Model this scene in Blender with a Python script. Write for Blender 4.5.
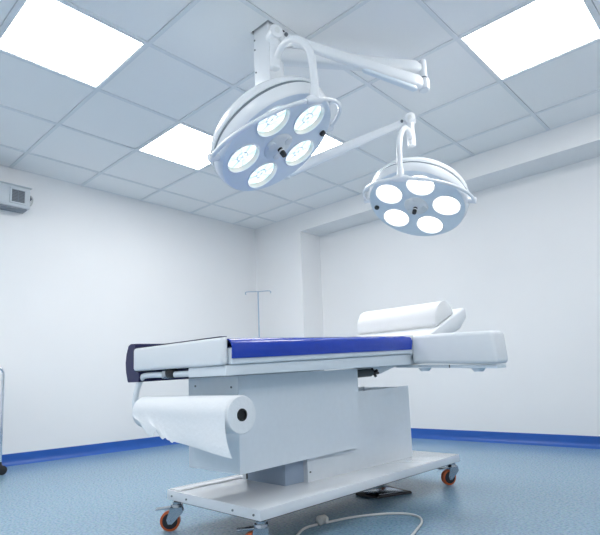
import bpy, bmesh, math, random
from mathutils import Vector, Matrix
PI = math.pi
random.seed(4)
for o in list(bpy.data.objects):
    bpy.data.objects.remove(o)
S = bpy.context.scene
COL = S.collection

# ------------------------------------------------------------------ camera
H = 2.4288
YAW, PITCH, ROLL = 0.7588, 0.1303, -0.0346
FPX, PX, PY = 510.33, 293.13, 313.24
fw = Vector((-math.sin(YAW)*math.cos(PITCH), math.cos(YAW)*math.cos(PITCH), math.sin(PITCH)))
rt0 = Vector((math.cos(YAW), math.sin(YAW), 0)); up0 = rt0.cross(fw)
rt = math.cos(ROLL)*rt0 + math.sin(ROLL)*up0
up = -math.sin(ROLL)*rt0 + math.cos(ROLL)*up0
cd = bpy.data.cameras.new('camera'); cam = bpy.data.objects.new('camera', cd); COL.objects.link(cam)
m = Matrix((rt, up, -fw)).transposed().to_4x4(); m.translation = Vector((2.2997, -1.3528, 0.5884))
cam.matrix_world = m
cd.sensor_fit = 'HORIZONTAL'; cd.sensor_width = 36; cd.lens = 36*FPX/600
cd.shift_x = (300-PX)/600; cd.shift_y = (PY-267.5)/600
cd.clip_start = 0.02
S.camera = cam
# ------------------------------------------------------------------ light and exposure
PANEL = 14.2            # ceiling light panels
LENS = 3.0              # surgical lamp lenses
FILL_RIGHT = 2.4            # invented fill light, a glowing pane added in the right wall
FILL_FRONT = .9            # weaker invented fill light, a pane added behind the camera
w = bpy.data.worlds.new('world'); S.world = w; w.use_nodes = True
w.node_tree.nodes['Background'].inputs[0].default_value = (.75, .86, 1, 1)
w.node_tree.nodes['Background'].inputs[1].default_value = .3
S.view_settings.view_transform = 'Standard'; S.view_settings.look = 'None'
S.view_settings.exposure = 0.05; S.view_settings.gamma = 1; S.view_settings.use_curve_mapping = False

# ------------------------------------------------------------------ materials
def mat(name, col, rough=.5, metal=0, coat=0, bump=None, spec=.5, emit=None, es=0):
    m = bpy.data.materials.new(name); m.use_nodes = True
    nt = m.node_tree; b = nt.nodes['Principled BSDF']
    b.inputs['Base Color'].default_value = (*col, 1)
    b.inputs['Roughness'].default_value = rough
    b.inputs['Metallic'].default_value = metal
    b.inputs['Coat Weight'].default_value = coat
    b.inputs['Coat Roughness'].default_value = .08
    b.inputs['Specular IOR Level'].default_value = spec
    if emit:
        b.inputs['Emission Color'].default_value = (*emit, 1); b.inputs['Emission Strength'].default_value = es
    tc = nt.nodes.new('ShaderNodeTexCoord')
    sc, st, var = bump if bump else (40, .02, .03)
    n = nt.nodes.new('ShaderNodeTexNoise'); n.inputs['Scale'].default_value = sc; n.inputs['Detail'].default_value = 4
    nt.links.new(tc.outputs['Object'], n.inputs['Vector'])
    bp = nt.nodes.new('ShaderNodeBump'); bp.inputs['Strength'].default_value = st; bp.inputs['Distance'].default_value = .01
    nt.links.new(n.outputs['Fac'], bp.inputs['Height']); nt.links.new(bp.outputs['Normal'], b.inputs['Normal'])
    if not emit:
        mx = nt.nodes.new('ShaderNodeMix'); mx.data_type = 'RGBA'
        mx.inputs[6].default_value = (*[c*(1-var) for c in col], 1); mx.inputs[7].default_value = (*[min(1, c*(1+var)) for c in col], 1)
        nt.links.new(n.outputs['Fac'], mx.inputs[0]); nt.links.new(mx.outputs[2], b.inputs['Base Color'])
    return m

M = {}
M['wall'] = mat('wall_paint', (.86, .865, .875), .7, bump=(3, .02, .015))
M['tile'] = mat('ceiling_tile', (.935, .94, .945), .85, bump=(150, .1, .02))
M['bar'] = mat('ceiling_grid_bar', (.80, .83, .86), .5)
M['plenum'] = mat('plenum_dark', (.03, .03, .035), .9)
M['skirt'] = mat('blue_vinyl_skirting', (.018, .105, .43), .35, bump=(8, .15, .12))
M['lam'] = mat('white_laminate', (.82, .87, .92), .22, coat=.5)
M['deck'] = mat('white_glossy_deck', (.84, .86, .89), .06, coat=1, bump=(3, .002, .01))
M['frame'] = mat('white_frame_paint', (.78, .84, .89), .3, coat=.3)
M['grey'] = mat('grey_steel_panel', (.36, .45, .58), .35)
M['vinyl'] = mat('white_vinyl', (.82, .85, .88), .42, bump=(25, .12, .02))
M['pillow'] = mat('white_bolster_vinyl', (.86, .87, .88), .5, bump=(18, .1, .02))
M['blue'] = mat('blue_vinyl', (.004, .046, .44), .2, coat=.15, bump=(14, .5, .15))
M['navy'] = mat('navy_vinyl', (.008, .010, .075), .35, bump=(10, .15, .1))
M['paper'] = mat('paper', (.84, .87, .90), .75, bump=(60, .15, .01))
M['steel'] = mat('zinc_steel', (.42, .46, .50), .22, 1, bump=(60, .1, .05))
M['chrome'] = mat('chrome', (.80, .84, .88), .12, 1)
M['black'] = mat('black_rubber', (.012, .012, .014), .45)
M['orange'] = mat('orange_polyurethane', (.52, .10, .02), .4)
M['enamel'] = mat('white_enamel', (.84, .87, .90), .3, coat=.4, bump=(5, .01, .01))
M['face'] = mat('lamp_face_blue_grey', (.73, .81, .88), .35, bump=(30, .02, .02))
M['groove'] = mat('lamp_groove_grey', (.20, .23, .27), .4)
M['hub'] = mat('pale_grey_plastic', (.74, .77, .78), .3)
M['acgrey'] = mat('pale_grey_casing', (.55, .60, .64), .45)
M['acdark'] = mat('dark_grille', (.13, .15, .17), .5)
M['cable'] = mat('pale_cable', (.62, .63, .62), .5)
M['rod'] = mat('dark_gas_strut', (.05, .06, .06), .4)
M['cream'] = mat('cream_reflector', (.82, .80, .74), .2, bump=(20, .05, .03))
M['panel'] = mat('light_diffuser', (1, 1, 1), .5, emit=(1, .985, .965), es=PANEL)

M['fill_glow_dim'] = mat('added_fill_glow_dim', (.9, .95, 1), .5, emit=(1, .99, .97), es=FILL_FRONT)  # glow of the weaker added pane
M['fill_glow'] = mat('added_fill_glow', (.9, .95, 1), .5, emit=(1, .99, .96), es=FILL_RIGHT)  # glow of the stronger added pane

def floor_mat():
    m = mat('speckled_blue_vinyl', (.28, .46, .66), .24, bump=(220, .04, .02)); nt = m.node_tree; b = nt.nodes['Principled BSDF']
    tc = nt.nodes.new('ShaderNodeTexCoord')
    v = nt.nodes.new('ShaderNodeTexVoronoi'); v.inputs['Scale'].default_value = 160
    n = nt.nodes.new('ShaderNodeTexNoise'); n.inputs['Scale'].default_value = 90; n.inputs['Detail'].default_value = 5
    for q in (v, n): nt.links.new(tc.outputs['Object'], q.inputs['Vector'])
    cr = nt.nodes.new('ShaderNodeValToRGB')
    e = cr.color_ramp.elements; e[0].position = .33; e[0].color = (.155, .285, .40, 1); e[1].position = .66; e[1].color = (.30, .465, .59, 1)
    k = cr.color_ramp.elements.new(.47); k.color = (.235, .39, .525, 1)
    nt.links.new(n.outputs['Fac'], cr.inputs['Fac'])
    m2 = nt.nodes.new('ShaderNodeMix'); m2.data_type = 'RGBA'; m2.blend_type = 'MULTIPLY'; m2.inputs[0].default_value = .18
    nt.links.new(cr.outputs['Color'], m2.inputs[6]); nt.links.new(v.outputs['Color'], m2.inputs[7])
    nt.links.new(m2.outputs[2], b.inputs['Base Color'])
    return m
M['floor'] = floor_mat()

def lens_mat(name, faceted):
    m = bpy.data.materials.new(name); m.use_nodes = True; nt = m.node_tree; L = nt.links
    b = nt.nodes['Principled BSDF']; b.inputs['Roughness'].default_value = .12; b.inputs['Base Color'].default_value = (.8, .88, .9, 1)
    tc = nt.nodes.new('ShaderNodeTexCoord'); sp = nt.nodes.new('ShaderNodeSeparateXYZ'); L.new(tc.outputs['Object'], sp.inputs[0])
    at = nt.nodes.new('ShaderNodeMath'); at.operation = 'ARCTAN2'; L.new(sp.outputs['Y'], at.inputs[0]); L.new(sp.outputs['X'], at.inputs[1])
    mu = nt.nodes.new('ShaderNodeMath'); mu.operation = 'MULTIPLY'; mu.inputs[1].default_value = 6 if faceted else 24; L.new(at.outputs[0], mu.inputs[0])
    si = nt.nodes.new('ShaderNodeMath'); si.operation = 'SINE'; L.new(mu.outputs[0], si.inputs[0])
    n = nt.nodes.new('ShaderNodeTexNoise'); n.inputs['Scale'].default_value = 38; n.inputs['Detail'].default_value = 3; L.new(tc.outputs['Object'], n.inputs['Vector'])
    ad = nt.nodes.new('ShaderNodeMath'); ad.operation = 'MULTIPLY_ADD'; ad.inputs[1].default_value = .32 if faceted else .08; L.new(si.outputs[0], ad.inputs[0]); L.new(n.outputs['Fac'], ad.inputs[2])
    cr = nt.nodes.new('ShaderNodeValToRGB'); e = cr.color_ramp.elements
    if faceted:
        e[0].position = .25; e[0].color = (.50, .76, .80, 1); e[1].position = .66; e[1].color = (1, 1, 1, 1)
        k = e.new(.45); k.color = (.62, .86, .90, 1)
    else:
        e[0].position = .2; e[0].color = (.80, .90, .95, 1); e[1].position = .5; e[1].color = (1, 1, 1, 1)
    L.new(ad.outputs[0], cr.inputs[0]); L.new(cr.outputs[0], b.inputs['Emission Color'])
    b.inputs['Emission Strength'].default_value = LENS*(.40 if faceted else .8)
    return m
M['lens_facet'] = lens_mat('faceted_lamp_glass', True)
M['lens_plain'] = lens_mat('frosted_lamp_glass', False)

# ------------------------------------------------------------------ mesh helpers
class MB:
    def __init__(s): s.bm = bmesh.new(); s.mi = 0
    def _mi(s, faces):
        for f in faces: f.material_index = s.mi
    def hexa(s, pts, bev=0, seg=2):
        """eight corners: bottom 4 then top 4 (same order)"""
        v = [s.bm.verts.new(p) for p in pts]
        F = [(3, 2, 1, 0), (4, 5, 6, 7), (0, 1, 5, 4), (1, 2, 6, 5), (2, 3, 7, 6), (3, 0, 4, 7)]
        fs = [s.bm.faces.new([v[i] for i in f]) for f in F]; s._mi(fs)
        if bev:
            es = list({e for f in fs for e in f.edges})
            r = bmesh.ops.bevel(s.bm, geom=es, offset=bev, segments=seg, profile=.5, affect='EDGES')
            s._mi(r['faces'])
        return s
    def box(s, a, b, bev=0, seg=2):
        x0, y0, z0 = a; x1, y1, z1 = b
        return s.hexa([(x0, y0, z0), (x1, y0, z0), (x1, y1, z0), (x0, y1, z0), (x0, y0, z1), (x1, y0, z1), (x1, y1, z1), (x0, y1, z1)], bev, seg)
    def tube(s, pts, r, n=14, cap=True):
        pts = [Vector(p) for p in pts]; rs = r if isinstance(r, (list, tuple)) else [r]*len(pts)
        rings = []; nrm = None
        for i, p in enumerate(pts):
            t = (pts[min(i+1, len(pts)-1)]-pts[max(i-1, 0)]).normalized()
            if nrm is None:
                nrm = t.cross(Vector((0, 0, 1)));
                if nrm.length < .1: nrm = t.cross(Vector((1, 0, 0)))
            nrm = (nrm - t*nrm.dot(t)).normalized(); bn = t.cross(nrm)
            rings.append([s.bm.verts.new(p+rs[i]*(nrm*math.cos(2*PI*k/n)+bn*math.sin(2*PI*k/n))) for k in range(n)])
        for a, b in zip(rings, rings[1:]):
            s._mi([s.bm.faces.new((a[k], a[(k+1) % n], b[(k+1) % n], b[k])) for k in range(n)])
        if cap: s._mi([s.bm.faces.new(rings[0][::-1]), s.bm.faces.new(rings[-1])])
        return s
    def lathe(s, prof, n=48, o=(0, 0, 0), ax='Z', closed=False):
        """prof: (radius, height) list along an axis"""
        def P(rr, h, a):
            c, q = rr*math.cos(a), rr*math.sin(a)
            v = {'Z': (c, q, h), 'X': (h, c, q), 'Y': (q, h, c)}[ax]
            return Vector(o)+Vector(v)
        rings = []
        for rr, h in prof:
            rings.append([s.bm.verts.new(P(rr, h, 2*PI*k/n)) for k in range(n)] if rr > 1e-6 else [s.bm.verts.new(P(0, h, 0))])
        pr = list(zip(rings, rings[1:])) + ([(rings[-1], rings[0])] if closed else [])
        for a, b in pr:
            for k in range(n):
                k2 = (k+1) % n
                if len(a) == 1 and len(b) == 1: continue
                if len(a) == 1: f = (a[0], b[k2], b[k])
                elif len(b) == 1: f = (a[k], a[k2], b[0])
                else: f = (a[k], a[k2], b[k2], b[k])
                s._mi([s.bm.faces.new(f)])
        return s
    def prism(s, poly, d, bev=0):
        """poly: list of 3D points (planar), extruded by vector d"""
        d = Vector(d); a = [s.bm.verts.new(p) for p in poly]; b = [s.bm.verts.new(Vector(p)+d) for p in poly]; n = len(a)
        fs = [s.bm.faces.new(a[::-1]), s.bm.faces.new(b)] + [s.bm.faces.new((a[k], a[(k+1) % n], b[(k+1) % n], b[k])) for k in range(n)]
        s._mi(fs)
        if bev:
            es = list({e for f in fs for e in f.edges})
            s._mi(bmesh.ops.bevel(s.bm, geom=es, offset=bev, segments=3, profile=.5, affect='EDGES')['faces'])
        return s

WP = {}
def link(o, parent):
    COL.objects.link(o)
    if parent is not None: o.parent = parent
def obj(name, mb, mats, parent=None, at=None, smooth=True, angle=40, flat=None):
    """mesh given in world (or, under a rotated thing, local) coordinates; origin moved to `at`"""
    bm = mb.bm
    pw = WP.get(parent.name, Vector()) if parent is not None else Vector()
    at = Vector(at) if at is not None else pw.copy()
    bmesh.ops.recalc_face_normals(bm, faces=bm.faces[:])
    for v in bm.verts: v.co -= at
    me = bpy.data.meshes.new(name); bm.to_mesh(me); bm.free()
    for mt in (mats if isinstance(mats, (list, tuple)) else [mats]): me.materials.append(M[mt])
    if smooth:
        for p in me.polygons: p.use_smooth = not (flat and p.area > flat)
        me.set_sharp_from_angle(angle=math.radians(angle))
    o = bpy.data.objects.new(name, me); link(o, parent); o.location = at-pw; WP[o.name] = at
    return o
def thing(name, label, cat, loc=(0, 0, 0), group=None):
    o = bpy.data.objects.new(name, None); COL.objects.link(o); o.location = loc; o.empty_display_size = .1
    WP[o.name] = Vector(loc); tag(o, label, cat, group); return o
def tag(o, label, cat, group=None):
    o['label'] = label; o['category'] = cat
    if group: o['group'] = group
    return o
def struct(name, mb, mats, parent=None, smooth=False):
    o = obj(name, mb, mats, parent, smooth=smooth)
    if parent is None: o['kind'] = 'structure'
    return o
def bez(ctrl, n=24):
    """smooth Catmull-Rom curve through points"""
    P = [Vector(c) for c in ctrl]; P = [2*P[0]-P[1]]+P+[2*P[-1]-P[-2]]; out = []
    for i in range(1, len(P)-2):
        for k in range(n):
            t = k/n; a, b, c, d = P[i-1], P[i], P[i+1], P[i+2]
            out.append(.5*((2*b)+(c-a)*t+(2*a-5*b+4*c-d)*t*t+(3*b-a-3*c+d)*t**3))
    out.append(P[-2]); return out

# ------------------------------------------------------------------ room shell
XL, XR, YF, YB, YW, SO = -2.18, 3.6, -3.0, 2.745, 3.073, 2.236
XP = -1.43
struct('floor', MB().box((XL-.1, YF-.1, -.1), (XR+.1, YW+.1, 0)), 'floor')
struct('wall_left', MB().box((XL-.1, YF-.1, 0), (XL, YW+.1, H+.3)), 'wall')
struct('wall_back', MB().box((XL, YW, 0), (XR, YW+.1, H+.3)), 'wall')
WA, WB, WZ0, WZ1 = -2.3, 1.7, 1.45, 2.3
struct('wall_right', MB().box((XR, YF-.1, 0), (XR+.1, YW+.1, WZ0)).box((XR, YF-.1, WZ1), (XR+.1, YW+.1, H+.3)).box((XR, YF-.1, WZ0), (XR+.1, WA, WZ1)).box((XR, WB, WZ0), (XR+.1, YW+.1, WZ1)), 'wall')
wf = MB()
for a, b in (((WA, WZ0), (WB, WZ0+.05)), ((WA, WZ1-.05), (WB, WZ1)), ((WA, WZ0+.05), (WA+.05, WZ1-.05)), ((WB-.05, WZ0+.05), (WB, WZ1-.05)), ((-.325, WZ0+.05), (-.275, WZ1-.05))):
    wf.box((XR+.03, a[0], a[1]), (XR+.08, b[0], b[1]))
fill1 = struct('fill_window_1', wf, 'enamel')  # frame of an invented opening that holds fill light
obj('fill_pane', MB().box((XR+.05, WA+.05, WZ0+.05), (XR+.06, WB-.05, WZ1-.05)), 'fill_glow', fill1, smooth=False)  # glowing pane added to brighten the ceiling and table side
VA, VB = -1.2, 2.8
struct('wall_front', MB().box((XL, YF-.1, 0), (XR, YF, WZ0)).box((XL, YF-.1, WZ1), (XR, YF, H+.3)).box((XL, YF-.1, WZ0), (VA, YF, WZ1)).box((VB, YF-.1, WZ0), (XR, YF, WZ1)), 'wall')
wf = MB()
for a, b in (((VA, WZ0), (VB, WZ0+.05)), ((VA, WZ1-.05), (VB, WZ1)), ((VA, WZ0+.05), (VA+.05, WZ1-.05)), ((VB-.05, WZ0+.05), (VB, WZ1-.05)), ((.775, WZ0+.05), (.825, WZ1-.05))):
    wf.box((a[0], YF-.08, a[1]), (b[0], YF-.03, b[1]))
fill2 = struct('fill_window_2', wf, 'enamel')  # second invented opening, unseen behind the camera
obj('fill_pane', MB().box((VA+.05, YF-.06, WZ0+.05), (VB-.05, YF-.05, WZ1-.05)), 'fill_glow_dim', fill2, smooth=False)  # dim glowing pane added as extra fill for the ceiling
struct('wall_pillar', MB().box((XL, YB, 0), (XP, YW, SO)), 'wall')
struct('wall_bulkhead', MB().box((XL, YB, SO), (XR, YW, H+.3)), 'wall')

def skirting(name, a, b, inward):
    a, b, n = Vector(a), Vector(b), Vector(inward)
    prof = [(0, 0), (.034, 0), (.030, .004), (.018, .012), (.010, .026), (.007, .045), (.006, .088), (0, .090)]
    mb = MB(); mb.prism([a+n*u+Vector((0, 0, v)) for u, v in prof], b-a)
    return struct(name, mb, 'skirt', smooth=True)
skirting('baseboard_left', (XL, YF, 0), (XL, YB, 0), (1, 0, 0))
skirting('baseboard_back', (XP, YW, 0), (XR, YW, 0), (0, -1, 0))
skirting('baseboard_pillar', (XL+.034, YB, 0), (XP+.034, YB, 0), (0, -1, 0))
skirting('baseboard_pillar_side', (XP, YB, 0), (XP, YW-.034, 0), (1, 0, 0))
skirting('baseboard_right', (XR, YF, 0), (XR, YW-.034, 0), (-1, 0, 0))
skirting('baseboard_front', (XL+.034, YF, 0), (XR-.034, YF, 0), (0, 1, 0))

# ceiling: exposed grid of 0.6 m tiles, light panels in some cells, a hole at the lamp post
G = .6; HB = .012
PANELS = [(-1, -1), (-2, 1), (2, 2), (-1, 2), (-1, -4), (2, -4)]      # cell index: x from i*.6, y from j*.6
HOLE = (.445, .345, .5855, .485)
tiles = MB(); bars = MB()
ix0, ix1 = math.floor(XL/G), math.ceil(XR/G); iy0, iy1 = math.floor(YF/G), math.ceil(YB/G)
def tile(x0, y0, x1, y1):
    if x1-x0 > .01 and y1-y0 > .01: tiles.box((x0, y0, H+.005), (x1, y1, H+.02))
for i in range(ix0, ix1):
    for j in range(iy0, iy1):
        if (i, j) in PANELS: continue
        g_ = HB+.0025; x0, x1 = max(i*G+g_, XL), min((i+1)*G-g_, XR); y0, y1 = max(j*G+g_, YF), min((j+1)*G-g_, YB)
        if (i, j) == (0, 0):
            hx0, hy0, hx1, hy1 = HOLE
            tile(x0, y0, x1, hy0); tile(x0, hy1, x1, y1); tile(x0, hy0, hx0, hy1)
        else: tile(x0, y0, x1, y1)
for i in range(ix0+1, ix1): bars.box((i*G-HB, YF, H), (i*G+HB, YB, H+.035))
for j in range(iy0+1, iy1):
    for i in range(ix0, ix1):
        x0, x1 = max(i*G+HB, XL), min((i+1)*G-HB, XR)
        if x1-x0 > .01: bars.box((x0, j*G-HB, H), (x1, j*G+HB, H+.035))
# wall angle along the room's edge
e_ = .012
bars.box((XL, YF, H), (XL+e_, YB, H+.005)).box((XL+e_, YB-e_, H), (XR, YB, H+.005)).box((XR-e_, YF, H), (XR, YB-e_, H+.005)).box((XL+e_, YF, H), (XR-e_, YF+e_, H+.005))
ceil = struct('ceiling', tiles, 'tile')
struct('grid_bar', bars, 'bar', ceil)
struct('ceiling_slab', MB().box((XL-.1, YF-.1, H+.3), (XR+.1, YW+.1, H+.4)), 'plenum')

PL = {(-1, -1): 'bright square ceiling light panel at upper left of the photo, nearest the left wall corner above the camera side',
      (-2, 1): 'bright square ceiling light panel left of the larger surgical lamp, farther towards the left wall',
      (2, 2): 'bright square ceiling light panel at upper right, beside the wall bulkhead',
      (-1, 2): 'bright square ceiling light panel mostly hidden behind the larger surgical lamp',
      (-1, -4): 'bright square ceiling light panel behind the camera on the left wall side',
      (2, -4): 'bright square ceiling light panel behind the camera in the middle of the room'}
for (i, j) in PANELS:
    x0, y0, x1, y1 = i*G+HB, j*G+HB, (i+1)*G-HB, (j+1)*G-HB
    t = thing('ceiling_light_panel', PL[(i, j)], 'ceiling light', ((x0+x1)/2, (y0+y1)/2, H+.06), 'square ceiling light panels')
    f = MB()
    for a, b in (((x0, y0), (x1, y0+.008)), ((x0, y1-.008), (x1, y1)), ((x0, y0+.008), (x0+.008, y1-.008)), ((x1-.008, y0+.008), (x1, y1-.008))):
        f.box((*a, H+.002), (*b, H+.05))
    f.box((x0, y0, H+.05), (x1, y1, H+.06))
    obj('frame', f, 'enamel', t, smooth=False)
    obj('diffuser', MB().box((x0+.008, y0+.008, H+.006), (x1-.008, y1-.008, H+.012)), 'panel', t, smooth=False)

# ------------------------------------------------------------------ ceiling mount with jointed arms
mt = thing('lamp_ceiling_mount', 'white square ceiling post with jointed arms that carry both surgical lamps', 'lamp mount', (.52, .41, H))
obj('post', MB().box((.455, .358, 1.93), (.572, .465, H+.28), .004), 'enamel', mt, flat=.01)
def screw(name, x, y, z, ax, parent, r=.004):
    return obj(name, MB().lathe([(0, -.002), (r, -.002), (r, .002), (0, .002)], 12, (x, y, z), ax), 'acdark', parent, at=(x, y, z))
for x, z in ((.466, 2.385), (.466, 2.33), (.562, 2.35), (.470, 2.20), (.470, 2.07)): screw('screw', x, .357, z, 'Y', mt, .0045)
screw('screw', .573, .375, 2.33, 'X', mt, .006)
J1 = Vector((.713, .256, 2.24)); E1 = Vector((1.032, 1.108, 2.205))
J2 = Vector((.764, 1.411, 2.205)); E2 = Vector((0.0, 1.05, 2.00))
def flat_arm(a, b, w0, h0, w1, h1, n=16, rnd=3.2):
    """tapering rounded-rectangle arm from a to b with domed ends"""
    a, b = Vector(a), Vector(b); t = (b-a).normalized(); s = t.cross(Vector((0, 0, 1))).normalized(); u = s.cross(t)
    mb = MB(); rings = []; N = 22
    L = (b-a).length
    for k in range(N+1):
        f = k/N; x = f*L
        w_, h_ = w0+(w1-w0)*f, h0+(h1-h0)*f
        de = min(x, L-x)/(.5*h_) if h_ else 1
        q = math.sqrt(max(0, 1-(1-min(1, de+.12))**2))
        rings.append([])
        for i in range(n):
            an = 2*PI*i/n; c, sn = math.cos(an), math.sin(an)
            cx_ = math.copysign(abs(c)**(2/rnd), c)*w_/2*q; cy_ = math.copysign(abs(sn)**(2/rnd), sn)*h_/2*q
            rings[-1].append(mb.bm.verts.new(a+t*x+s*cx_+u*cy_))
    for p, r_ in zip(rings, rings[1:]):
        for i in range(n): mb.bm.faces.new((p[i], p[(i+1) % n], r_[(i+1) % n], r_[i]))
    mb.bm.faces.new(rings[0][::-1]); mb.bm.faces.new(rings[-1])
    return mb
def vcyl(mb, c, z0, z1, r, n=28, b=.006):
    return mb.lathe([(0, z0), (r-b, z0), (r, z0+b), (r, z1-b), (r-b, z1), (0, z1)], n, (c[0], c[1], 0))
def arm_set(post_z, E, J, ez):
    P0 = Vector((.52, .41, post_z))
    d = Vector((E.x-P0.x, E.y-P0.y, 0)).normalized()
    h = flat_arm(P0, Vector((E.x, E.y, post_z))-d*.01, .075, .085, .055, .07)
    e = obj('extension_arm', h, 'enamel', mt)
    k = MB(); vcyl(k, E, E.z-.048, E.z+.020, .030)
    vcyl(k, E, E.z+.026, post_z+.045, .020)
    obj('elbow_joint', k, 'enamel', mt)
    r_ = MB(); r_.lathe([(.018, -.003), (.026, -.003), (.026, .003), (.018, .003)], 28, (E.x, E.y, E.z+.023), closed=True)
    obj('elbow_ring', r_, 'groove', mt)
    sp = flat_arm(E+Vector((0, 0, -.01)), J, .055, .085, .036, .042, rnd=2.6)
    a = obj('spring_arm', sp, 'enamel', mt)
    # under cover strip on the thick end
    dd = (J-E); A = E+dd*.06-Vector((0, 0, .052)); B = E+dd*.45-Vector((0, 0, .038))
    if J is J1: obj('arm_cover', flat_arm(A, B, .036, .03, .028, .02), 'face', a)
    # round joint at the lamp end, axis across the arm
    s = dd.cross(Vector((0, 0, 1))).normalized()
    jb = MB(); jb.tube([J-s*.034, J-s*.030, J+s*.030, J+s*.034], [.028, .033, .033, .028], 24)
    vcyl(jb, J, J.z-.16, J.z-.01, .022)
    obj('lamp_joint', jb, 'enamel', mt)
    for q in (-1, 1):
        obj('joint_bolt', MB().tube([J+s*q*.033, J+s*q*.037], [.015, .013], 20), 'hub', mt, at=J+s*q*.033)
        c_ = J-dd.normalized()*.052+s*q*.020
        obj('joint_slot', MB().tube([c_, c_+s*q*.008], .009, 12), 'acdark', mt, at=c_)
arm_set(2.295, E1, J1, 0)
arm_set(2.105, E2, J2, 0)

# ------------------------------------------------------------------ surgical lamps
def surgical_lamp(C0, n, bulb0, sens_ang, sens_r, yoke_c, p, h, th, J, label, lens, seed):
    C0 = Vector(C0); n = Vector(n).normalized()
    a = n.cross(Vector((0, 0, 1))).normalized(); b = n.cross(a)
    t = thing('surgical_lamp', label, 'surgical lamp', C0, 'round five-bulb surgical lamps')
    R3 = Matrix((a, b, n)).transposed()
    t.rotation_euler = R3.to_euler()
    WP[t.name] = Vector()                        # parts of the lamp are given in its own frame
    inv = R3.transposed()
    loc = lambda P: inv @ (Vector(P)-C0)
    # housing: dome, groove and skirt (local +Z shines down)
    hb = MB(); hb.lathe([(.306, -.068), (.309, -.074), (.308, -.082), (.298, -.105), (.275, -.130), (.235, -.152), (.18, -.166), (.10, -.174), (0, -.177)], 96)
    obj('housing', hb, 'enamel', t)
    gb = MB(); gb.lathe([(.292, -.050), (.302, -.056), (.302, -.068), (.290, -.070)], 96, closed=True)
    obj('groove_ring', gb, 'groove', t)
    sk = MB(); sk.lathe([(.292, -.001), (.298, -.006), (.306, -.035), (.307, -.053), (.302, -.057), (.29, -.052), (.28, -.01)], 96, closed=True)
    obj('skirt', sk, 'enamel', t)
    # face plate with five round openings
    fb = MB(); bm = fb.bm; edges = []
    def circle(cx, cy, r, k):
        vs = [bm.verts.new((cx+r*math.cos(2*PI*i/k), cy+r*math.sin(2*PI*i/k), 0)) for i in range(k)]
        return [bm.edges.new((vs[i], vs[(i+1) % k])) for i in range(k)]
    edges += circle(0, 0, .292, 96)
    cs = [(.185*math.cos(math.radians(bulb0+72*k)), .185*math.sin(math.radians(bulb0+72*k))) for k in range(5)]
    for c in cs: edges += circle(*c, .082, 48)
    bmesh.ops.triangle_fill(bm, use_beauty=True, edges=edges)
    r_ = bmesh.ops.extrude_face_region(bm, geom=bm.faces[:])
    for v in [g for g in r_['geom'] if isinstance(g, bmesh.types.BMVert)]: v.co.z -= .006
    obj('face_plate', fb, 'face', t, angle=30)
    for c in cs:
        rim = MB(); rim.lathe([(.0815, .004), (.084, .005), (.087, .003), (.087, 0), (.0815, 0)], 48, closed=True)
        o = obj('bulb_bezel', rim, 'enamel', t, at=(0, 0, 0)); o.location = (*c, 0)
        rf = MB(); rf.lathe([(.0815, .001), (.0812, -.008), (.080, -.016), (.077, -.020)], 48)
        q = obj('reflector', rf, 'cream', o, at=(0, 0, 0)); q.location = (0, 0, 0)
        ln = MB(); ln.lathe([(.0775, -.020), (.070, -.017), (.05, -.013), (.025, -.011), (0, -.010)], 48)
        q = obj('lens', ln, lens, o, at=(0, 0, 0)); q.location = (0, 0, 0); q.rotation_euler.z = random.random()
        # ribs of the reflector behind the glass
        rb = MB()
        if lens == 'lens_facet':
            for k in range(4):
                an = k*PI/4; d = Vector((math.cos(an), math.sin(an), 0)); rb.tube([-d*.070+Vector((0, 0, -.0165)), -d*.035+Vector((0, 0, -.0110)), Vector((0, 0, -.0090)), d*.035+Vector((0, 0, -.0110)), d*.070+Vector((0, 0, -.0165))], .0012, 6)
        rb.lathe([(.024, -.0100), (.027, -.0095), (.030, -.0108)], 32)
        q = obj('lens_rib', rb, 'enamel', o, at=(0, 0, 0)); q.location = (0, 0, 0); q.rotation_euler.z = .35+seed
    # centre hub and sterile handle socket
    hu = MB(); hu.lathe([(.075, 0), (.073, .004), (.060, .010), (.040, .014), (.026, .016), (.022, .019), (0, .019)], 48)
    for k in range(3):
        an = 2.1*k+.4; hu.lathe([(0, .018), (.020, .016), (.024, .008), (.024, 0)], 24, (.052*math.cos(an), .052*math.sin(an), 0))
    obj('centre_hub', hu, 'hub', t)
    hd = MB(); hd.lathe([(0, .062), (.011, .062), (.013, .058), (.013, .019)], 24)
    obj('handle_socket', hd, 'black', t)
    hc = MB(); hc.lathe([(.0132, .030), (.0142, .032), (.0142, .036), (.0132, .038)], 24, closed=True)
    obj('handle_collar', hc, 'hub', t)
    sa = math.radians(sens_ang)
    kb = MB(); kb.lathe([(.015, 0), (.015, .010), (.012, .014), (0, .014)], 24, (sens_r*math.cos(sa), sens_r*math.sin(sa), 0))
    obj('knob', kb, 'black', t)
    # half-ring yoke and pivots
    yc, p, h = Vector(yoke_c), Vector(p).normalized(), Vector(h).normalized(); RY = .337
    ypts = [yc+RY*(math.cos(x)*p+math.sin(x)*h) for x in [PI*k/48 for k in range(49)]]
    yb = MB(); yb.tube([loc(v) for v in ypts], .0095, 12)
    yo = obj('yoke', yb, 'enamel', t)
    for sgn in (1, -1):
        pv = MB(); e = yc+sgn*RY*p; pv.tube([loc(e+sgn*p*.014), loc(e+sgn*p*.010), loc(e-sgn*p*.02), loc(e-sgn*p*.048)], [.014, .020, .019, .016], 18)
        obj('pivot', pv, 'enamel', t)
    hubp = yc+RY*(math.cos(th)*p+math.sin(th)*h)
    # hanger block and arched tube rising to the arm joint
    out = Vector((hubp.x-J.x, hubp.y-J.y, 0)); D = out.length; o_ = out.normalized(); zt = J.z-.15
    tang = (-math.sin(th)*p+math.cos(th)*h)
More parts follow.
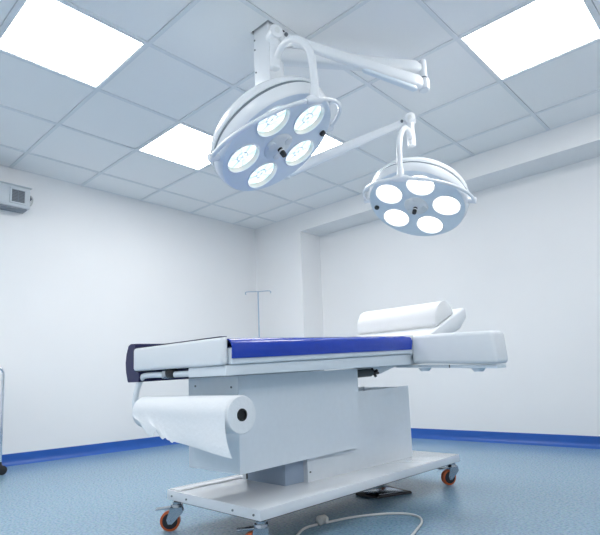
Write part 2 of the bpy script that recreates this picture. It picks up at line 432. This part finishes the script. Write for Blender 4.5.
    hbm = MB(); hbm.tube([loc(hubp-tang*.05), loc(hubp-tang*.03), loc(hubp+tang*.03), loc(hubp+tang*.05)], [.011, .019, .019, .011], 18)
    upd = (Vector((hubp.x, hubp.y, zt))-hubp)
    hbm.tube([loc(hubp), loc(hubp+Vector((0, 0, .045))), loc(hubp+Vector((0, 0, .06)))], [.021, .021, .016], 18)
    obj('yoke_hub', hbm, 'enamel', t)
    q = lambda f, z: Vector((J.x, J.y, z))+o_*D*f
    path = bez([q(0, zt-.01), q(.07, zt+.022), q(.25, zt+.044), q(.5, zt+.022), q(.75, zt-.04), q(.93, zt-.125), q(1.0, zt-.24), q(1.0, hubp.z+.03)], 10)
    at_ = MB(); at_.tube([loc(v) for v in path], .0165, 18)
    obj('arched_tube', at_, 'enamel', t)
    sl = MB(); vc = [loc(Vector((J.x, J.y, zt+z))) for z in (-.03, -.025, .055, .06)]
    sl.tube(vc, [.020, .026, .026, .020], 20)
    obj('spindle', sl, 'enamel', t)
    return t
surgical_lamp((.713, .256, 1.672), (.475, .23, -.85), -16, -127.4, .261, (.698, .249, 1.698), (-.295, -.868, -.4), (.934, -.35, .07), 1.70, J1,
              'larger nearer round surgical lamp tilted sideways, faceted glass over five bulbs', 'lens_facet', 0)
surgical_lamp((.764, 1.411, 1.636), (-.031, -.472, -.881), 14, -20.7, .256, (.765, 1.433, 1.677), (-.936, -.296, .19), (.314, -.947, .072), 1.50, J2,
              'smaller farther round surgical lamp facing the viewer, five evenly white bulbs', 'lens_plain', .7)

# ------------------------------------------------------------------ treatment table
T = thing('operating_table', 'white wheeled operating table with blue vinyl top and side arm board', 'operating table', (.69, .6, 0))
X0, X1, Y0, Y1 = .41, .975, -.15, 1.315
base = MB(); base.box((X0, Y0, .122), (X1, Y1, .16), .003)
bp = obj('base_plate', base, 'deck', T, flat=.01)
obj('shade_pan', MB().box((X0+.02, Y0+.02, .114), (X1-.02, Y1-.02, .1218)), 'black', T, smooth=False)  # black sheet added to deepen the shade beneath the base
strip = MB(); strip.box((X0+.004, Y0+.012, .160), (X0+.075, Y1-.01, .1635), .001)
obj('edge_strip', strip, 'deck', T, flat=.01)
for x in (.447, .548, .832, .943): screw('base_screw', x, Y0-.0015, .139, 'Y', T)
# lower sheath, open at the top
lo = MB(); LX0, LX1, LY0, LY1, LZ0, LZ1, th_ = .50, .80, .285, 1.125, .16, .532, .006
for xa, xb in ((LX1-th_, LX1), (LX0, LX0+th_)):
    lo.hexa([(xa, LY0, LZ0), (xb, LY0, LZ0), (xb, LY1, LZ0), (xa, LY1, LZ0), (xa, LY0, .512), (xb, LY0, .512), (xb, LY1, .537), (xa, LY1, .537)])
lo.box((LX0+th_, LY1-th_, LZ0), (LX1-th_, LY1, LZ1))
lo.box((LX0+th_, LY0, LZ0), (LX0+.03, LY0+th_, .51)).box((LX1-.03, LY0, LZ0), (LX1-th_, LY0+th_, .51))
obj('dark_fill', MB().box((LX0+.012, .63, .17), (LX1-.012, LY1-.012, .485), .002), 'groove', T)  # dark block added so the open sheath looks shaded inside
obj('lower_column', lo, 'lam', T, smooth=False)
ic = MB(); ic.box((.54, .175, .16), (.775, .60, .50), .002)
obj('inner_column', ic, 'grey', T, flat=.01)
ff = MB(); ff.box((.50, .18, .16), (.533, .20, .50), .001)
obj('guide_plate', ff, 'lam', T)
sl = MB(); sl.tube([(.537, .176, .165), (.537, .176, .40)], .0045, 8)
obj('slit_strip', sl, 'black', T)  # black tube standing in for the dark slit beside the column
screw('column_screw', LX1+.001, .30, .20, 'X', T)
# upper box
UX0, UX1, UY0, UY1 = .525, .84, -.12, .615
ub = MB(); t_ = .006
zt = lambda y: .605+.03*(y+.3)
ub.hexa([(UX1-t_, UY0, .256), (UX1, UY0, .256), (UX1, UY1, .272), (UX1-t_, UY1, .272), (UX1-t_, UY0, zt(UY0)), (UX1, UY0, zt(UY0)), (UX1, UY1, zt(UY1)), (UX1-t_, UY1, zt(UY1))])
ub.hexa([(UX0, UY0, .256), (UX0+t_, UY0, .256), (UX0+t_, UY1, .272), (UX0, UY1, .272), (UX0, UY0, zt(UY0)), (UX0+t_, UY0, zt(UY0)), (UX0+t_, UY1, zt(UY1)), (UX0, UY1, zt(UY1))])
ub.box((UX0+t_, UY0, .256), (UX1-t_, UY0+t_, zt(UY0)))
ub.box((UX0+t_, UY1-t_, .56), (UX1-t_, UY1, zt(UY1)-.002))
obj('upper_column', ub, 'lam', T, smooth=False)
for x, z in ((.574, .578), (.800, .570)): screw('column_screw', x, UY0-.001, z, 'Y', T)

# table top: rises slightly towards the head end
K = .045
def tz(z, y): return z+K*(y+.31)
def slab(mb, x0, x1, y0, y1, z0, z1, bev=0, k0=None, seg=3):
    f0 = (lambda y: z0+(K if k0 is None else k0)*(y+.31))
    return mb.hexa([(x0, y0, f0(y0)), (x1, y0, f0(y0)), (x1, y1, f0(y1)), (x0, y1, f0(y1)), (x0, y0, tz(z1, y0)), (x1, y0, tz(z1, y0)), (x1, y1, tz(z1, y1)), (x0, y1, tz(z1, y1))], bev, seg)
fr = MB(); slab(fr, .775, .985, -.295, .985, .609, .6435, .003, .03); slab(fr, .47, .774, .02, .985, .609, .6435, .003, .03)
obj('top_frame', fr, 'frame', T, flat=.01)
ed = MB(); slab(ed, .46, 1.0, -.282, .845, .6445, .700, .006)
obj('mattress_core', ed, 'frame', T)
en = MB(); slab(en, .418, .990, -.312, -.284, .6445, .7365, .012, seg=4)
obj('end_cushion', en, 'vinyl', T)
# blue vinyl sheet wrapped over the mattress, hanging a little on the near side
def cover():
    mb = MB(); ya, yb_ = -.2845, .840; ys = [ya+(yb_-ya)*k/70 for k in range(71)]
    prof = [(1.006, .664), (1.0085, .685), (1.0085, .705), (1.004, .719), (.994, .728), (.96, .734), (.85, .737), (.70, .738), (.55, .737), (.46, .733), (.450, .722), (.448, .700), (.448, .66)]
    inner = [(1.003, .664), (1.005, .685), (1.005, .704), (1.001, .716), (.992, .724), (.96, .730), (.85, .733), (.70, .734), (.55, .733), (.463, .729), (.454, .720), (.452, .700), (.452, .66)]
    loop = prof+inner[::-1]; NL = len(loop); rings = []
    for i, y in enumerate(ys):
        r_ = []
        for j, (x, z) in enumerate(loop):
            jj = j if j < len(prof) else NL-1-j
            wv = 0
            if y > .40 and 1 < jj < 7: wv = (.0016*math.sin(36*y+jj*1.1)+.0012*math.sin(71*y-jj))*min(1, (y-.40)*4)
            r_.append(mb.bm.verts.new((x+abs(wv), y, tz(z, y)+wv*.8)))
        rings.append(r_)
    for p_, q_ in zip(rings, rings[1:]):
        for j in range(NL): mb.bm.faces.new((p_[j], p_[(j+1) % NL], q_[(j+1) % NL], q_[j]))
    n_ = len(prof)
    for e in (rings[0], rings[-1]):
        for j in range(n_-1): mb.bm.faces.new((e[j], e[j+1], e[NL-2-j], e[NL-1-j]))
    return mb
obj('vinyl_cover', cover(), 'blue', T, angle=60)
# thin navy sheet over the end cushion
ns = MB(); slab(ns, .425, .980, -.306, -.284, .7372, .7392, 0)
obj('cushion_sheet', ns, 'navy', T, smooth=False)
# curved navy side panel hanging on the far side
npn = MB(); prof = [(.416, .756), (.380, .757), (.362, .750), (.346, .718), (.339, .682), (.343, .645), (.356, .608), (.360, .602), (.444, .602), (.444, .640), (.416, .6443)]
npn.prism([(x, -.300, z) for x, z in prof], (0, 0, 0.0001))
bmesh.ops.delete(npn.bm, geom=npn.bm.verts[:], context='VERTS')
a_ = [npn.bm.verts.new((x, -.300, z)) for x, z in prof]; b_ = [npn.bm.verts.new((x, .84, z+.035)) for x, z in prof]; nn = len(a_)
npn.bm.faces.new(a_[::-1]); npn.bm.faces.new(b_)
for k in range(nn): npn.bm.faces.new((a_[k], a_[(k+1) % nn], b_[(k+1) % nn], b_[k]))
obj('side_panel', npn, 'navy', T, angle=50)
# bracket under the top with gas strut and knob
gb = MB(); gb.prism([(.77, .70, .6085+.0305), (.77, 1.06, .648), (.77, 1.05, .642), (.77, .90, .604), (.77, .70, .604)], (-.012, 0, 0))
obj('hinge_bracket', gb, 'frame', T, smooth=False)
gs = MB(); gs.tube([(.80, .56, .604), (.80, .775, .612)], .019, 18); gs.tube([(.80, .775, .612), (.80, .80, .612)], .009, 12)
obj('gas_strut', gs, 'rod', T)
kn = MB(); kn.tube([(.80, .80, .612), (.80, .812, .612)], .012, 12)
for k in range(4):
    an = k*PI/2+.5; kn.tube([(.80, .806, .612), (.80+.024*math.cos(an), .806, .612+.024*math.sin(an))], [.008, .007], 10)
kn.tube([(.80, .812, .612), (.80, .845, .610)], [.010, .006], 10)
obj('clamp_knob', kn, 'black', T)
# arm board: white padded block sticking out to the viewer's right
ab = MB()
ab.hexa([(.996, .85, .648), (1.415, .85, .626), (1.415, .985, .631), (.996, .985, .653), (.998, .85, .788), (1.402, .85, .774), (1.402, .985, .779), (.998, .985, .793)], .020, 5)
obj('arm_board', ab, 'vinyl', T)
rl = MB(); rl.hexa([(.885, .875, .633), (1.40, .875, .609), (1.40, .975, .612), (.885, .975, .636), (.885, .875, .6455), (1.40, .875, .6245), (1.40, .975, .6265), (.885, .975, .6475)], .002)
for x in (1.03, 1.30): rl.lathe([(0, -.012), (.020, -.012), (.032, .004), (0, .004)], 20, (x, .91, .628-.044*(x-.885)), 'Z')
obj('arm_rail', rl, 'face', T)
rc = MB(); rc.box((1.176, .872, .620), (1.180, .876, .634))
obj('rail_seam', rc, 'acdark', T)
# raised head section
hs = MB(); hs.box((.45, .84, .690), (1.0, 1.06, .792), .012, 3)
obj('head_base', hs, 'vinyl', T)
hp = MB(); pr = [(1.00, 1.03, .800), (1.00, 1.455, .972), (1.00, 1.478, .968), (1.00, 1.487, .912), (1.00, 1.40, .846), (1.00, 1.20, .785), (1.00, 1.03, .770)]
hp.prism(pr, (-.54, 0, 0), .012)
obj('headrest', hp, 'vinyl', T)
hf = MB(); hf.hexa([(.50, .90, .64), (.95, .90, .64), (.95, 1.36, .78), (.50, 1.36, .78), (.50, .90, .685), (.95, .90, .685), (.95, 1.36, .815), (.50, 1.36, .815)], .003)
obj('headrest_frame', hf, 'frame', T)
# paper roll holder: bar under the foot end, bent down to the roll spindle
ph = MB(); ph.tube(bez([(.775, -.28, .624), (.65, -.28, .625), (.48, -.28, .627), (.440, -.283, .618), (.422, -.29, .585), (.420, -.30, .54), (.420, -.30, .487)], 8), .0115, 14)
ph.tube([(.420, -.30, .487), (1.055, -.30, .487)], .009, 12)
hl = obj('roll_holder', ph, 'frame', T)
pk = MB(); pk.tube([(.625, -.28, .630), (.632, -.28, .630), (.668, -.28, .630), (.674, -.28, .630)], [.012, .0185, .0185, .014], 16)
obj('holder_knob', pk, 'black', hl)
pc = MB(); pc.box((.60, -.294, .611), (.63, -.262, .640), .003)
obj('holder_clamp', pc, 'steel', hl)

# casters
def caster(cx_, cy_, ang, swivel_dir_len=.03):
    at = Vector((cx_, cy_, .1138))
    Rz = Matrix.Rotation(ang, 3, 'Z')
    def L(p): return at+Rz@Vector(p)
    m = MB()
    m.tube([L((0, 0, 0)), L((0, 0, -.010))], [.017, .017], 20)           # stem plate
    m.tube([L((0, 0, -.010)), L((0, 0, -.020))], [.024, .026], 24)       # swivel race
    for s in (-1, 1):
        poly = [(-.024, s*.019, -.018), (.020, s*.019, -.018), (.026, s*.019, -.040), (-.018, s*.019, -.084), (-.034, s*.019, -.084), (-.040, s*.019, -.067)]
        m.prism([L(p) for p in poly], Rz@Vector((0, s*.003, 0)))
    m.prism([L(p) for p in ((-.024, -.022, -.018), (.020, -.022, -.018), (.020, .022, -.018), (-.024, .022, -.018))], (0, 0, -.004))
    m.tube([L((-.027, -.025, -.0735)), L((-.027, .025, -.0735))], .007, 12)
    c = obj('caster', m, 'steel', T, at=at, angle=35)
    wc = L((-.027, 0, -.0735)); ax = Rz@Vector((0, 1, 0))
    wl = MB(); wl.tube([wc-ax*.0135, wc-ax*.011, wc+ax*.011, wc+ax*.0135], [.034, .040, .040, .034], 32)
    obj('wheel', wl, 'orange', c, at=wc)
    hb = MB(); hb.tube([wc-ax*.0150, wc-ax*.0140, wc+ax*.0140, wc+ax*.0150], [.026, .031, .031, .026], 24)
    obj('wheel_hub', hb, 'black', c, at=wc)
    br = MB(); br.hexa([L(p) for p in ((-.085, -.016, -.030), (-.02, -.018, -.026), (-.02, .018, -.026), (-.085, .016, -.030), (-.085, -.016, -.024), (-.02, -.018, -.018), (-.02, .018, -.018), (-.085, .016, -.024))], .002)
    obj('brake_lever', br, 'steel', c, at=wc)
    return c
caster(.445, -.125, math.radians(48))
caster(.940, -.115, math.radians(48))
caster(.935, 1.300, math.radians(62))
caster(.450, 1.300, math.radians(150))

# ------------------------------------------------------------------ bolster on the headrest
sl_ = (.972-.800)/(1.455-1.03); dn = Vector((0, 1, sl_)).normalized(); nrm_ = Vector((0, -sl_, 1)).normalized()
mid = Vector((0, 1.235, .800+sl_*(1.235-1.03)))+nrm_*.002
bl = MB(); prof = []
for k in range(17):
    an = PI*k/16; prof.append(mid+dn*(-.110*math.cos(an))+nrm_*(.008+.098*math.sin(an)**.8))
prof = [mid-dn*.104]+prof+[mid+dn*.104]
bl.prism([p+Vector((.995, 0, 0)) for p in prof], (-.52, 0, 0), .012)
tag(obj('bolster_pillow', bl, 'pillow', None, at=(.74, 1.235, mid.z), angle=50), 'white half-round bolster pillow lying across the raised headrest', 'pillow')

# ------------------------------------------------------------------ paper roll
RC = Vector((0, -.30, .487)); RR = .060
pr_ = thing('paper_roll', 'white examination paper roll with torn end hanging under the table', 'paper roll', (.75, -.30, .487))
rb = MB(); rb.lathe([(.020, .500), (RR-.003, .500), (RR, .504), (RR, 1.064), (RR-.003, 1.068), (.020, 1.068)], 64, (0, RC.y, RC.z), 'X')
rb.lathe([(.020, .500), (.020, 1.068)], 64, (0, RC.y, RC.z), 'X')
obj('roll', rb, 'paper', pr_)
cb = MB(); cb.lathe([(.012, .495), (.0195, .495), (.0195, 1.070), (.015, 1.070), (.015, 1.06), (.012, 1.06)], 32, (0, RC.y, RC.z), 'X', closed=True)
cb.lathe([(0, 1.064), (.0148, 1.064)], 32, (0, RC.y, RC.z), 'X')
obj('core', cb, 'black', pr_)
# loose sheet leaving the roll at the front and hanging, with a ragged lower edge
sh = MB(); NX = 70; rows = []
def bottom(f):      # f 0 at left end, 1 at right
    z = .418-.052*f
    if f < .40: z += .004*math.sin(f*47)+.002*math.sin(f*133)
    if .16 < f < .25: z += .026*math.sin((f-.16)/.09*PI)**.6
    if f < .10: z += .035*(1-f/.10)
    return z
for i in range(NX+1):
    f = i/NX; x = .508+f*(1.060-.508); r_ = []
    for k in range(9):
        an = PI*.62+(PI*.38)*k/8            # from upper front of the roll down to its front
        r_.append(Vector((x, RC.y+(RR+.0016)*math.cos(an), RC.z+(RR+.0016)*math.sin(an))))
    zb = bottom(f)
    for k in range(1, 11):
        u = k/10; z = RC.z+(zb-RC.z)*u
        r_.append(Vector((x+(.045*f+.09*(1-f))*u*u, RC.y-(RR+.0016)-.010*u*math.sin(u*2.2)-.004*u*math.sin(9*f), z)))
    rows.append([sh.bm.verts.new(p) for p in r_])
for p_, q_ in zip(rows, rows[1:]):
    for k in range(len(p_)-1): sh.bm.faces.new((p_[k], p_[k+1], q_[k+1], q_[k]))
obj('loose_sheet', sh, 'paper', pr_, angle=60)

# ------------------------------------------------------------------ foot pedal box and power cord on the floor
fp = thing('foot_pedal', 'flat black foot pedal with a glossy grey plate on the floor under the table', 'foot pedal', (.75, .90, 0))
P4 = [Vector(p) for p in ((.655, .793, 0), (.793, .790, 0), (.870, .985, 0), (.70, 1.03, 0))]
cc = sum(P4, Vector())/4
q_ = MB(); q_.hexa([*P4, *[cc+(p-cc)*.97+Vector((0, 0, .012)) for p in P4]], .002)
obj('pedal_body', q_, 'black', fp)
q_ = MB(); q_.hexa([*[cc+(p-cc)*.74+Vector((0, 0, .0122)) for p in P4], *[cc+(p-cc)*.72+Vector((0, 0, .015)) for p in P4]], .001)
obj('pedal_plate', q_, 'steel', fp)
cord = thing('power_cord', 'pale grey power cord with a plug curling over the floor in front of the table', 'power cord', (.95, .4, 0))
cpts = [(.872, .305), (.905, .42), (.955, .515), (1.010, .580), (1.070, .615), (1.130, .600), (1.180, .535), (1.220, .420), (1.260, .300), (1.33, .16), (1.42, .05)]
obj('cable', MB().tube(bez([(x, y, .0055) for x, y in cpts], 8), .0048, 10), 'cable', cord)
c2 = [(.862, .262), (.855, .215), (.866, .165), (.90, .10), (.93, .02)]
obj('cable', MB().tube(bez([(x, y, .0055) for x, y in c2], 8), .0048, 10), 'cable', cord)
pg = MB(); pg.tube([(.864, .262, .018), (.866, .27, .020), (.871, .300, .021), (.873, .312, .018)], [.010, .019, .017, .010], 16)
pg.tube([(.868, .285, .020), (.900, .280, .022)], [.014, .008], 12)
obj('plug', pg, 'cable', cord)

# ------------------------------------------------------------------ IV stand by the corner
iv = thing('iv_stand', 'thin chrome IV drip stand with two hooks in front of the far corner', 'IV stand', (-1.866, 2.40, 0))
ix, iy = -1.80, 2.42; iv.location = (ix, iy, 0); WP[iv.name] = Vector((ix, iy, 0))
obj('pole', MB().tube([(ix, iy, .07), (ix, iy, 1.572)], .0075, 12), 'grey', iv)
u_ = Vector((rt.x, rt.y, 0)).normalized(); c_ = Vector((ix, iy, 1.572))
hk = MB(); hk.tube(bez([c_-u_*.135+Vector((0, 0, -.030)), c_-u_*.140+Vector((0, 0, -.012)), c_-u_*.115, c_, c_+u_*.115+Vector((0, 0, .004)), c_+u_*.140+Vector((0, 0, -.008)), c_+u_*.137+Vector((0, 0, -.024))], 6), .0055, 10)
obj('hook_bar', hk, 'grey', iv)
bs = MB()
for k in range(5):
    an = k*2*PI/5+.3; d = Vector((math.cos(an), math.sin(an), 0))
    bs.tube([Vector((ix, iy, .09)), Vector((ix, iy, .05))+d*.24], [.013, .009], 10)
obj('leg_base', bs, 'chrome', iv)
for k in range(5):
    an = k*2*PI/5+.3; p_ = Vector((ix, iy, .024))+Vector((math.cos(an), math.sin(an), 0))*.24; s_ = Vector((-math.sin(an), math.cos(an), 0))
    obj('wheel', MB().tube([p_-s_*.01, p_+s_*.01], .024, 20), 'black', iv)

# ------------------------------------------------------------------ grey wall unit with grille
WX, WXL = -2.05, XL
wu = thing('wall_ventilation_unit', 'pale grey box unit with a square grille high on the left wall', 'ventilation unit', (XL, -.2, 2.06))
bx = MB(); bx.box((WXL, -.85, 2.062), (WX, .118, 2.236), .003)
bx.box((WXL, -.86, 2.236), (WX+.012, .128, 2.243), .001)
obj('casing', bx, 'acgrey', wu)
obj('front_panel', MB().box((WX, -.84, 2.075), (WX+.003, -.060, 2.228), .001), 'acgrey', wu)
obj('drip_tray', MB().box((WXL+.02, -.82, 2.048), (WX-.012, .100, 2.062), .002), 'groove', wu)
g_ = MB(); gy0, gy1, gz0, gz1 = -.038, .088, 2.086, 2.216
for a, b in (((gy0, gz0), (gy1, gz0+.014)), ((gy0, gz1-.014), (gy1, gz1)), ((gy0, gz0+.014), (gy0+.014, gz1-.014)), ((gy1-.014, gz0+.014), (gy1, gz1-.014))):
    g_.box((WX, a[0], a[1]), (WX+.008, b[0], b[1]), .001)
gf = obj('grille_frame', g_, 'acgrey', wu)
gl = MB(); gl.box((WX, gy0+.014, gz0+.014), (WX+.002, gy1-.014, gz1-.014))
obj('grille_back', gl, 'acdark', gf, smooth=False)
gl = MB()
for k in range(8):
    z = gz0+.022+k*.0125; gl.box((WX+.002, gy0+.014, z), (WX+.006, gy1-.014, z+.005))
gl.box((WX+.002, .022, gz0+.014), (WX+.0065, .028, gz1-.014))
obj('grille_slat', gl, 'groove', gf, smooth=False)
wc = MB(); wc.tube(bez([(WXL+.03, .118, 2.20), (WXL+.03, .150, 2.215), (WXL+.02, .175, 2.19), (WXL+.02, .165, 2.14), (WXL+.015, .135, 2.12), (WXL+.015, .117, 2.13)], 8), .005, 8)
obj('cable', wc, 'cable', wu)
wb = MB(); wb.prism([(WX-.05, .118, 2.232), (WX-.05, .150, 2.165), (WX-.05, .118, 2.195)], (-.07, 0, 0))
obj('wall_bracket', wb, 'groove', wu, smooth=False)

# ------------------------------------------------------------------ instrument trolley at the left edge
tr = thing('instrument_trolley', 'chrome tube trolley on black casters at the left edge by the wall', 'trolley', (-1.93, -.42, 0))
TX0, TX1, TY0, TY1 = -2.10, -1.745, -.72, -.125
for x in (TX1, TX0):
    path = bez([(x, TY1, .085), (x, TY1, .3), (x, TY1, .62), (x, TY1, .700), (x, TY1-.012, .733), (x, TY1-.05, .745), (x, (TY0+TY1)/2, .745), (x, TY0+.05, .745), (x, TY0+.012, .733), (x, TY0, .700), (x, TY0, .3), (x, TY0, .085)], 6)
    obj('side_frame', MB().tube(path, .011, 12), 'chrome', tr)
for z in (.22, .66):
    s_ = MB(); s_.box((TX0, TY0, z), (TX1, TY1, z+.012), .002)
    s_.tube([(TX1, TY0, z+.045), (TX1, TY1, z+.045)], .006, 8); s_.tube([(TX0, TY0, z+.045), (TX0, TY1, z+.045)], .006, 8)
    obj('shelf', s_, 'enamel', tr)
for x in (TX0, TX1):
    for y in (TY0, TY1):
        c = obj('caster', MB().tube([(x, y, .09), (x, y, .066)], [.012, .014], 12).tube([(x, y+.004, .068), (x, y+.014, .045)], .012, 10), 'black', tr)
        obj('wheel', MB().tube([(x-.012, y+.014, .032), (x-.009, y+.014, .032), (x+.009, y+.014, .032), (x+.012, y+.014, .032)], [.026, .032, .032, .026], 24), 'black', c)
